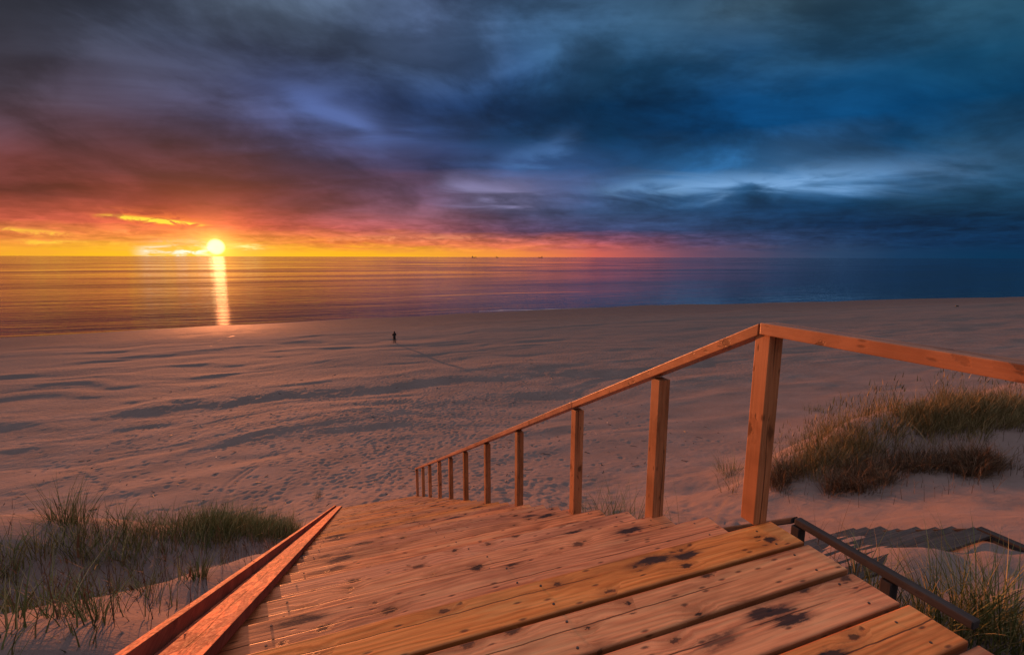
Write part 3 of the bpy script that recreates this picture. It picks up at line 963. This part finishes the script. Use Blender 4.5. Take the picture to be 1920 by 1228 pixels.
class Blades:
    def __init__(self):
        self.v, self.f = [], []

    def blade(self, p, h, az, lean, curl, wd, seg=4):
        """one leaf: a tapered strip rising from p and bending over"""
        x, y, z = p
        ca, sa = math.cos(az), math.sin(az)
        px, py = -sa, ca
        if random.random() < .5:
            tw = random.uniform(-1, 1)
            px, py = math.cos(az + tw), math.sin(az + tw)
        b = len(self.v)
        ang = lean
        st = h / seg
        for i in range(seg + 1):
            k = i / seg
            ww = wd * (1 - k) ** 0.7 * 0.5
            if i < seg:
                self.v.append((x - px * ww, y - py * ww, z))
                self.v.append((x + px * ww, y + py * ww, z))
            else:
                self.v.append((x, y, z))
            x += ca * math.sin(ang) * st
            y += sa * math.sin(ang) * st
            z += math.cos(ang) * st
            ang = min(ang + curl / seg, 2.4)
        for i in range(seg - 1):
            a = b + 2 * i
            self.f.append((a, a + 1, a + 3, a + 2))
        a = b + 2 * (seg - 1)
        self.f.append((a, a + 1, a + 2))

    def tuft(self, p, n, h, spread=0.08, lean=0.45, curl=1.0, wd=0.006):
        for _ in range(n):
            a = random.uniform(0, 6.283)
            r = spread * math.sqrt(random.random())
            hh = h * random.uniform(0.45, 1.1)
            self.blade((p[0] + r * math.cos(a), p[1] + r * math.sin(a), p[2] - 0.03), hh,
                       a + random.uniform(-.7, .7), abs(random.gauss(0, lean)) * 0.6 + 0.05, random.uniform(0.2, 1.0) * curl, wd * random.uniform(.6, 1.3))

    def stalk(self, p, h, wd=0.005, head=0.0):
        """dry stem with side twigs"""
        a = random.uniform(0, 6.283)
        ln = random.uniform(0.0, 0.3)
        self.blade(p, h, a, ln, random.uniform(0, .4), wd, 3)
        for _ in range(random.randint(1, 4)):
            k = random.uniform(.3, .8)
            q = (p[0] + math.cos(a) * math.sin(ln) * h * k, p[1] + math.sin(a) * math.sin(ln) * h * k, p[2] + math.cos(ln) * h * k)
            self.blade(q, h * random.uniform(.2, .45), random.uniform(0, 6.283), random.uniform(.3, .9), random.uniform(-.3, .5), wd * .8, 3)
        if head:
            q = (p[0] + math.cos(a) * math.sin(ln) * h * .92, p[1] + math.sin(a) * math.sin(ln) * h * .92, p[2] + math.cos(ln) * h * .92)
            self.blade(q, h * .22, a, ln + .1, .2, head, 3)

    def build(self, name, mat):
        me = bpy.data.meshes.new(name)
        me.from_pydata(self.v, [], self.f)
        me.materials.append(mat)
        return me


def st_world(s, t):
    z = float(ground(np.array([s]), np.array([t]))[0])
    p = s * SV + t * TV
    return (float(p[0]), float(p[1]), z)


def scatter(poly_px, n, fuzz=0.0, clump=None):
    """random spots inside an area of ground outlined by sight lines; returns world points"""
    P = np.array([march(u, v) for u, v in poly_px])
    lo, hi = P.min(0), P.max(0)
    out = []
    tries = 0
    while len(out) < n and tries < 40:
        tries += 1
        q = lo + (hi - lo) * rng.random((n * 3, 2))
        inside = np.zeros(len(q), bool)
        j = len(P) - 1
        for i in range(len(P)):
            c1 = (P[i, 1] > q[:, 1]) != (P[j, 1] > q[:, 1])
            xx = (P[j, 0] - P[i, 0]) * (q[:, 1] - P[i, 1]) / (P[j, 1] - P[i, 1] + 1e-12) + P[i, 0]
            inside ^= c1 & (q[:, 0] < xx)
            j = i
        q = q[inside]
        if clump:
            q = q[(fbm(q[:, 0] / abs(clump), q[:, 1] / abs(clump), 77, 3) + rng.normal(0, .12 if clump > 0 else .05, len(q))) > (0.0 if clump > 0 else 0.10)]
        if fuzz:
            q = q + rng.normal(0, fuzz, q.shape)
        out += list(q)
    q = np.array(out[:n])
    z = ground(q[:, 0], q[:, 1])
    return to_world(q[:, 0], q[:, 1], z)


# left dune
B = Blades()
for p in scatter([(-60, 1130), (0, 1092), (120, 1078), (240, 1066), (330, 1046), (450, 1020), (560, 1006), (500, 992), (330, 996), (200, 1010), (60, 1034), (-60, 1050)], 1300, 0.08, 0.55):
    B.tuft(p, random.randint(9, 15), random.uniform(.18, .50) , .07, .48, 1.0, .007)
for p in scatter([(-40, 1060), (0, 1040), (190, 990), (350, 990), (560, 1008), (540, 1000), (300, 975), (100, 985), (-40, 1020)], 420, 0.1, 0.6):
    B.tuft(p, random.randint(7, 13), random.uniform(.22, .42), .05, .5, 1.0, .006)
for p in scatter([(0, 1228), (230, 1228), (120, 1130), (0, 1100)], 40, 0.08, 0.35):
    B.tuft(p, random.randint(6, 12), random.uniform(.16, .34), .05, .5, 1.0, .005)
for p in scatter([(60, 1180), (320, 1120), (420, 1060), (300, 1085), (120, 1140)], 30, 0.06, 0.3):
    B.tuft(p, random.randint(6, 12), random.uniform(.12, .26), .05, .5, 1.0, .005)
tag(link('dune_grass', B.build('dune_grass', g_green)), 'dark green marram grass covering the dune left of the stairs', 'grass', kind='stuff')
B = Blades()
for p in scatter([(-30, 1228), (300, 1190), (500, 1050), (560, 1010), (300, 1000), (-30, 1060)], 460, 0.1):
    B.stalk(p, random.uniform(.12, .34), .0045, random.choice((0, 0, .011)))
tag(link('dry_stalks', B.build('dry_stalks', g_dark)), 'thin brown dry stalks standing in the sand left of the stairs', 'dry plants', kind='stuff')

# right mound
B = Blades()
for p in scatter([(1440, 905), (1500, 870), (1600, 815), (1750, 775), (1960, 742), (1960, 790), (1750, 812), (1600, 856), (1500, 905)], 1250, 0.25, 1.6):
    B.tuft(p, random.randint(9, 14), random.uniform(.30, .80), .12, .5, 1.1, .011)
q = scatter([(1430, 880), (1560, 800), (1700, 755), (1940, 735), (1940, 760), (1700, 790), (1520, 860)], 300, 0.3, 0.9)
for p in q:
    B.tuft(p, 8, random.uniform(.4, .7), .10, .5, .8, .011)
    B.stalk(p, random.uniform(.6, .95), .010, .022)
tag(link('mound_grass', B.build('mound_grass', g_brown)), 'brown marram grass along the crest of the sand mound', 'grass', kind='stuff')
B = Blades()
for poly, k in (([(1530, 920), (1600, 930), (1800, 900), (1790, 860), (1680, 855), (1560, 880)], 190),
                ([(1440, 915), (1530, 925), (1550, 890), (1470, 880)], 70),
                ([(1790, 900), (1930, 890), (1930, 835), (1830, 850)], 130)):
    for p in scatter(poly, k, 0.10, -0.8):
        B.tuft(p, random.randint(16, 26), random.uniform(.35, .75), .14, .75, 1.9, .011)
for p in scatter([(1440, 930), (1720, 945), (1930, 905), (1930, 800), (1700, 830)], 260, 0.2):
    B.stalk(p, random.uniform(.25, .5), .008)
tag(link('mound_scrub', B.build('mound_scrub', g_dark)), 'dark drooping grass and scrub on the near face of the sand mound', 'scrub', kind='stuff')

# single tufts one could point at
tufts = []


def tuft_obj(spots, n, h, label, mat=None, lean=.45, curl=1.0, wd=.006, spread=.10):
    s, t = spots[0]
    o_ = st_world(s, t)
    b = Blades()
    for s, t in spots:
        p = st_world(s, t)
        b.tuft((p[0] - o_[0], p[1] - o_[1], p[2] - o_[2]), n, h, spread, lean, curl, wd)
    me = b.build('marram_tuft', mat or g_green)
    ob = link('marram_tuft', me, loc=o_)
    tag(ob, label, 'grass tuft', 'marram tufts round the stairs', 'stuff' if False else None)
    return ob


tuft_obj([(2.95, 2.16), (3.1, 2.2), (3.3, 2.14), (3.5, 2.2), (3.7, 2.16), (3.2, 2.3), (3.5, 2.3)], 42, .62,
         'dense green grass tuft against the right side of the treads before the third post')
tuft_obj([(2.15, 2.3), (2.35, 2.35), (2.5, 2.25)], 14, .74, 'sparse grass stems between the two nearest new posts', wd=.004)
tuft_obj([(5.6, 2.25), (5.8, 2.35)], 46, .50, 'pale green tuft just beyond the fourth post', g_brown, lean=.6)
tuft_obj([(4.6, 2.2), (4.75, 2.25)], 40, .46, 'small green tuft between the third and fourth posts', lean=.6)
tuft_obj([(7.0, 2.2), (7.2, 2.4)], 30, .45, 'low tuft behind the fifth post of the handrail')
tuft_obj([march(592, 935), tuple(np.array(march(592, 935)) + (.2, .15))], 38, .55, 'lone tuft on a small sand hump by the lower end of the ramp boards', g_brown, lean=.6)
tuft_obj([march(372, 1085)], 55, .30, 'compact dark tuft in bare sand left of the edge board', spread=.05)
tuft_obj([march(115, 985), tuple(np.array(march(135, 982)))], 60, .55, 'spiky tuft on the sand lip at the far left of the dune', lean=.6)
tuft_obj([march(*q) for q in ((1850, 1215), (1800, 1195), (1890, 1190), (1915, 1220), (1760, 1180), (1830, 1170), (1900, 1228))], 70, .95, 'large green tuft beside the old handrail at the lower right', lean=.55, wd=.011, spread=.18)
tuft_obj([march(*q) for q in ((1640, 1110), (1680, 1135), (1720, 1160), (1610, 1085), (1740, 1185))], 30, .75, 'grass between the landing edge and the old handrail', wd=.009)
for q, lab in (((1532, 1022), 'thin bare stems just behind the corner post of the old handrail'),
               ((1562, 1050), 'thin bare stems leaning over the old handrail beside the third landing plank'),
               ((1598, 1078), 'thin bare stems rising between landing corner and the second old post')):
    tuft_obj([march(*q)], 10, .85, lab, g_dark, wd=.005)
tuft_obj([march(1372, 888)], 170, .85, 'green tuft at the seaward tip of the mound left of the near post', lean=.6, wd=.011, spread=.5)
tuft_obj([march(1380, 916)], 90, .55, 'drooping brown tuft below the tip of the mound', g_brown, lean=.8, curl=1.6, wd=.011, spread=.5)
tuft_obj([march(1525, 770)], 110, .5, 'dark tuft on the sand behind the mound crest', wd=.012, spread=.6)

# ------------------------------------------------------------------ beach details
m_dark, n, p = new_mat('wet_line')
p.inputs['Base Color'].default_value = (0.06, 0.04, 0.035, 1)
p.inputs['Roughness'].default_value = 0.5
m_foam, n, p = new_mat('foam')
p.inputs['Base Color'].default_value = (0.62, 0.60, 0.60, 1)
p.inputs['Roughness'].default_value = 0.8


def strip(name, px, zb, wds, mat, lift=0.012):
    pts = np.array([beach_pt(u, v, zb) for u, v in px])
    f = np.linspace(0, len(pts) - 1, 40)
    t = np.interp(f, range(len(pts)), pts[:, 0]) + fbm(f * 2.1, f * 0 + 3, 5, 3) * 0.4
    s = np.interp(f, range(len(pts)), pts[:, 1]) + fbm(f * 2.1, f * 0 + 9, 6, 3) * 0.4
    wd = np.interp(f, range(len(wds)), wds) * (1 + fbm(f * 3, f * 0, 8, 2))
    bm = bmesh.new()
    prev = None
    for a, b, c_ in zip(s, t, wd):
        row = [bm.verts.new((*(a + d) * SV + b * TV, float(max(ground(np.array([a + d]), np.array([b]))[0], 0.0)) + lift * (1 if d == 0 else .2))) for d in (-c_ / 2, 0, c_ / 2)]
        if prev:
            for i in (0, 1):
                bm.faces.new((prev[i], row[i], row[i + 1], prev[i + 1]))
        prev = row
    return link(name, bm_mesh(name, bm, True), mat)


tag(strip('drain_channel', [(398, 650), (405, 640), (420, 634), (442, 626)], -12.75, [0.2, 0.5, 0.45, 0.6], m_dark), kind='structure', label='dark zigzag trickle channel in the sand near the waterline')
tag(strip('surf_line', [(900, 584), (940, 582), (990, 581), (1050, 579), (1120, 577)], -13.18, [0.2, 0.7, 0.6, 0.35, 0.1], m_foam), 'thin white line of foam where the sea meets the sand', 'foam', kind='stuff')

bm = bmesh.new()
for _ in range(420):
    s_ = 15.8 + 34 * random.random() ** 1.6
    t_ = random.uniform(-16, 20)
    z_ = float(ground(np.array([s_]), np.array([t_]))[0])
    c0 = Vector((*(s_ * SV + t_ * TV), z_ + .008))
    a = random.uniform(0, 6.283)
    ln = random.uniform(.02, .07) if random.random() < .6 else random.uniform(.08, .22)
    e1 = Vector((math.cos(a), math.sin(a), random.uniform(-.1, .2))) * ln
    e2 = Vector((-math.sin(a), math.cos(a), 0)) * random.uniform(.008, .022)
    up = Vector((0, 0, random.uniform(.012, .03)))
    hexa(bm, [c0 - e1 - e2, c0 + e1 - e2 * .5, c0 + e1 + e2 * .5, c0 - e1 + e2, c0 - e1 * .8 - e2 * .6 + up, c0 + e1 * .8 - e2 * .4 + up, c0 + e1 * .8 + e2 * .4 + up, c0 - e1 * .8 + e2 * .6 + up])
m_deb, n, p = new_mat('debris')
n.put(p.inputs['Base Color'], n.ramp(n.n('ShaderNodeNewGeometry').outputs['Random Per Island'], [(0, (.03, .022, .018)), (.6, (.09, .06, .045)), (.85, (.12, .09, .07)), (.92, (.5, .45, .4))], 'CONSTANT'))
tag(link('beach_debris', bm_mesh('beach_debris', bm), m_deb), 'scattered twigs, weed and shells on the trodden sand', 'debris', kind='stuff')

m_stone, n, p = new_mat('dark_stone')
n.put(p.inputs['Base Color'], n.mix(n.noise(n.n('ShaderNodeTexCoord').outputs['Object'], 8.0), (0.02, 0.018, 0.018), (0.06, 0.05, 0.045)))
bm = bmesh.new()
bmesh.ops.create_icosphere(bm, subdivisions=3, radius=0.3)
for v in bm.verts:
    k = 1 + 0.5 * float(fbm(np.array([v.co.x * 4 + 9]), np.array([v.co.y * 4 + v.co.z * 3]), 3, 3)[0])
    v.co = Vector((v.co.x * 1.2 * k, v.co.y * 0.9 * k, v.co.z * 0.75 * k))
s_, t_ = march(1796, 566)
pp = st_world(s_, t_)
tag(link('beach_stone', bm_mesh('beach_stone', bm, True), m_stone, None, (pp[0], pp[1], pp[2] + 0.14)), 'small dark lump alone on the far sand near the waterline', 'stone')

# ------------------------------------------------------------------ the person by the sea
def flat(name, c, r=0.8):
    m, n, p = new_mat(name)
    k = n.noise(n.n('ShaderNodeTexCoord').outputs['Object'], 9.0)
    n.put(p.inputs['Base Color'], n.mix(k, tuple(v * .8 for v in c), tuple(v * 1.2 for v in c)))
    p.inputs['Roughness'].default_value = r
    return m


m_coat, m_trs, m_skin, m_tri = flat('dark_jacket', (.018, .014, .016)), flat('dark_trousers', (.015, .014, .018)), flat('skin', (.30, .17, .12)), flat('tripod_black', (.02, .02, .02), .5)


def skin_mesh(name, verts, edges, radii, root, lvl=2):
    me = bpy.data.meshes.new(name)
    me.from_pydata(verts, edges, [])
    ob = bpy.data.objects.new(name, me)
    C.objects.link(ob)
    ob.modifiers.new('skin', 'SKIN')
    sk = me.skin_vertices[0].data
    for i, r in enumerate(radii):
        sk[i].radius = r if isinstance(r, tuple) else (r, r)
        sk[i].use_root = i == root
    ob.modifiers.new('sub', 'SUBSURF').levels = lvl
    dg = bpy.context.evaluated_depsgraph_get()
    out = bpy.data.meshes.new_from_object(ob.evaluated_get(dg))
    bpy.data.objects.remove(ob)
    out.name = name
    for p_ in out.polygons:
        p_.use_smooth = True
    return out


ps_, pt_ = march(740, 643)
pp = st_world(ps_, pt_)
# faces the sunset (+y in its own frame), elbows out, hands raised to the chest
bv = [(0, 0, .95), (0, .01, 1.15), (0, .02, 1.36), (0, .02, 1.46), (0, .04, 1.55), (0, .05, 1.64),
      (-.08, 0, .90), (-.085, .02, .50), (-.095, 0, .10), (-.105, .12, .04),
      (.08, 0, .90), (.085, .02, .50), (.095, 0, .10), (.105, .12, .04),
      (-.19, .02, 1.38), (-.245, .06, 1.10), (-.12, .26, 1.20), (-.07, .34, 1.27),
      (.19, .02, 1.38), (.255, .06, 1.10), (.14, .28, 1.22), (.07, .34, 1.27)]
be = [(0, 1), (1, 2), (2, 3), (3, 4), (4, 5), (0, 6), (6, 7), (7, 8), (8, 9), (0, 10), (10, 11), (11, 12), (12, 13),
      (2, 14), (14, 15), (15, 16), (16, 17), (2, 18), (18, 19), (19, 20), (20, 21)]
br = [(.15, .11), (.15, .11), (.16, .11), .06, (.08, .10), (.08, .09), .105, .085, .065, .05, .105, .085, .065, .05,
      .07, .055, .045, .04, .07, .055, .045, .04]
person = link('person', skin_mesh('person', bv, be, br, 0), m_trs, None, pp, (0, 0, R(25)))
tag(person, 'lone person in a dark hooded jacket standing on the beach facing the sea', 'person')
cv = [(0, 0, .70), (0, .0, 1.1), (0, .02, 1.36), (0, .02, 1.45), (-.19, .02, 1.38), (-.255, .06, 1.10), (-.16, .26, 1.21), (.19, .02, 1.38), (.255, .06, 1.10), (.16, .26, 1.21)]
ce = [(0, 1), (1, 2), (2, 3), (2, 4), (4, 5), (5, 6), (2, 7), (7, 8), (8, 9)]
cr_ = [(.20, .14), (.18, .135), (.185, .13), (.10, .10), .095, .08, .062, .095, .08, .062]
link('jacket', skin_mesh('jacket', cv, ce, cr_, 1), m_coat, person)
link('hood', skin_mesh('hood', [(0, -.01, 1.46), (0, .01, 1.57), (0, .02, 1.68), (0, .0, 1.77)], [(0, 1), (1, 2), (2, 3)], [(.11, .11), (.115, .13), (.10, .12), (.035, .04)], 1), m_coat, person)
for sx in (-1, 1):
    bm = bmesh.new()
    hexa(bm, [(-.05, -.09, 0), (.05, -.09, 0), (.05, .19, 0), (-.05, .19, 0), (-.05, -.09, .16), (.05, -.09, .16), (.04, .17, .07), (-.04, .17, .07)])
    bmesh.ops.bevel(bm, geom=bm.edges[:], offset=.02, segments=2, affect='EDGES')
    link('boot', bm_mesh('boot', bm, True), m_trs, person, (sx * .098, 0, 0))


def tube(bm, a, b, r, n=8):
    a, b = Vector(a), Vector(b)
    d = (b - a).normalized()
    x = d.orthogonal().normalized()
    y = d.cross(x)
    r0, r1 = [], []
    for i in range(n):
        k = 2 * math.pi * i / n
        o_ = (x * math.cos(k) + y * math.sin(k)) * r
        r0.append(bm.verts.new(a + o_))
        r1.append(bm.verts.new(b + o_))
    for i in range(n):
        j = (i + 1) % n
        bm.faces.new((r0[i], r0[j], r1[j], r1[i]))
    bm.faces.new(r0[::-1])
    bm.faces.new(r1)


tp = Vector(pp) + Matrix.Rotation(R(25), 3, 'Z') @ Vector((0.0, 0.50, 0))
tri = bpy.data.objects.new('tripod', None)
C.objects.link(tri)
tri.location = (tp.x, tp.y, st_world(*(float(np.array(tp[:2]) @ SV), float(np.array(tp[:2]) @ TV)))[2])
tag(tri, 'thin black tripod with a camera, in front of the person on the beach', 'tripod')
for k in range(3):
    bm = bmesh.new()
    a = R(25 - 90 + 120 * k - 30)
    tube(bm, (0.04 * math.cos(a), .04 * math.sin(a), 1.15), (.46 * math.cos(a), .46 * math.sin(a), 0.0), .018)
    link('leg', bm_mesh('leg', bm), m_tri, tri)
bm = bmesh.new()
tube(bm, (0, 0, 1.10), (0, 0, 1.24), .03)
link('head', bm_mesh('head', bm), m_tri, tri)
link('camera_body', box_mesh('camera_body', .14, .08, .10, .012), m_tri, tri, (0, 0, 1.29))

# ------------------------------------------------------------------ ships far out
m_hull, m_deck = flat('ship_hull', (.05, .035, .035)), flat('ship_house', (.12, .08, .07))
for (u, L, flip, lab) in ((889, 92, 1, 'tiny dark ship with wheelhouse aft, leftmost of three on the horizon'),
                          (932, 46, 1, 'smallest ship, the middle speck of three on the horizon'),
                          (1013, 84, -1, 'tiny dark ship nearest the right end of the yellow glow on the horizon')):
    d = ray(u, 483)
    d2 = np.array([d[0], d[1]]) / np.linalg.norm(d[:2])
    P = d2 * 8200
    ship = bpy.data.objects.new('cargo_ship', None)
    C.objects.link(ship)
    ship.location = (P[0], P[1], 0)
    ship.rotation_euler = (0, 0, -math.atan2(d2[0], d2[1]) + R(12))
    tag(ship, lab, 'ship', 'ships on the horizon')
    bm = bmesh.new()
    b = L * .075
    x0, x1 = -L / 2, L / 2
    hexa(bm, [(x0 + 3, -b, -2), (x1 - 8, -b * .3, -2), (x1 - 8, b * .3, -2), (x0 + 3, b, -2), (x0, -b, 9), (x1, -b * .25, 11), (x1, b * .25, 11), (x0, b, 9)])
    hull = link('hull', bm_mesh('hull', bm), m_hull, ship)
    hull.scale = (flip, 1, 1)
    hx = -flip * L * .34
    link('deckhouse', box_mesh('deckhouse', L * .16, b * 1.6, 16, .5), m_deck, ship, (hx, 0, 17))
    bm = bmesh.new()
    tube(bm, (0, 0, 0), (0, 0, 14), .9)
    link('mast', bm_mesh('mast', bm), m_hull, ship, (hx, 0, 25))
    bm = bmesh.new()
    tube(bm, (0, 0, 0), (0, 0, 13), .9)
    link('crane', bm_mesh('crane', bm), m_hull, ship, (flip * L * .30, 0, 10))
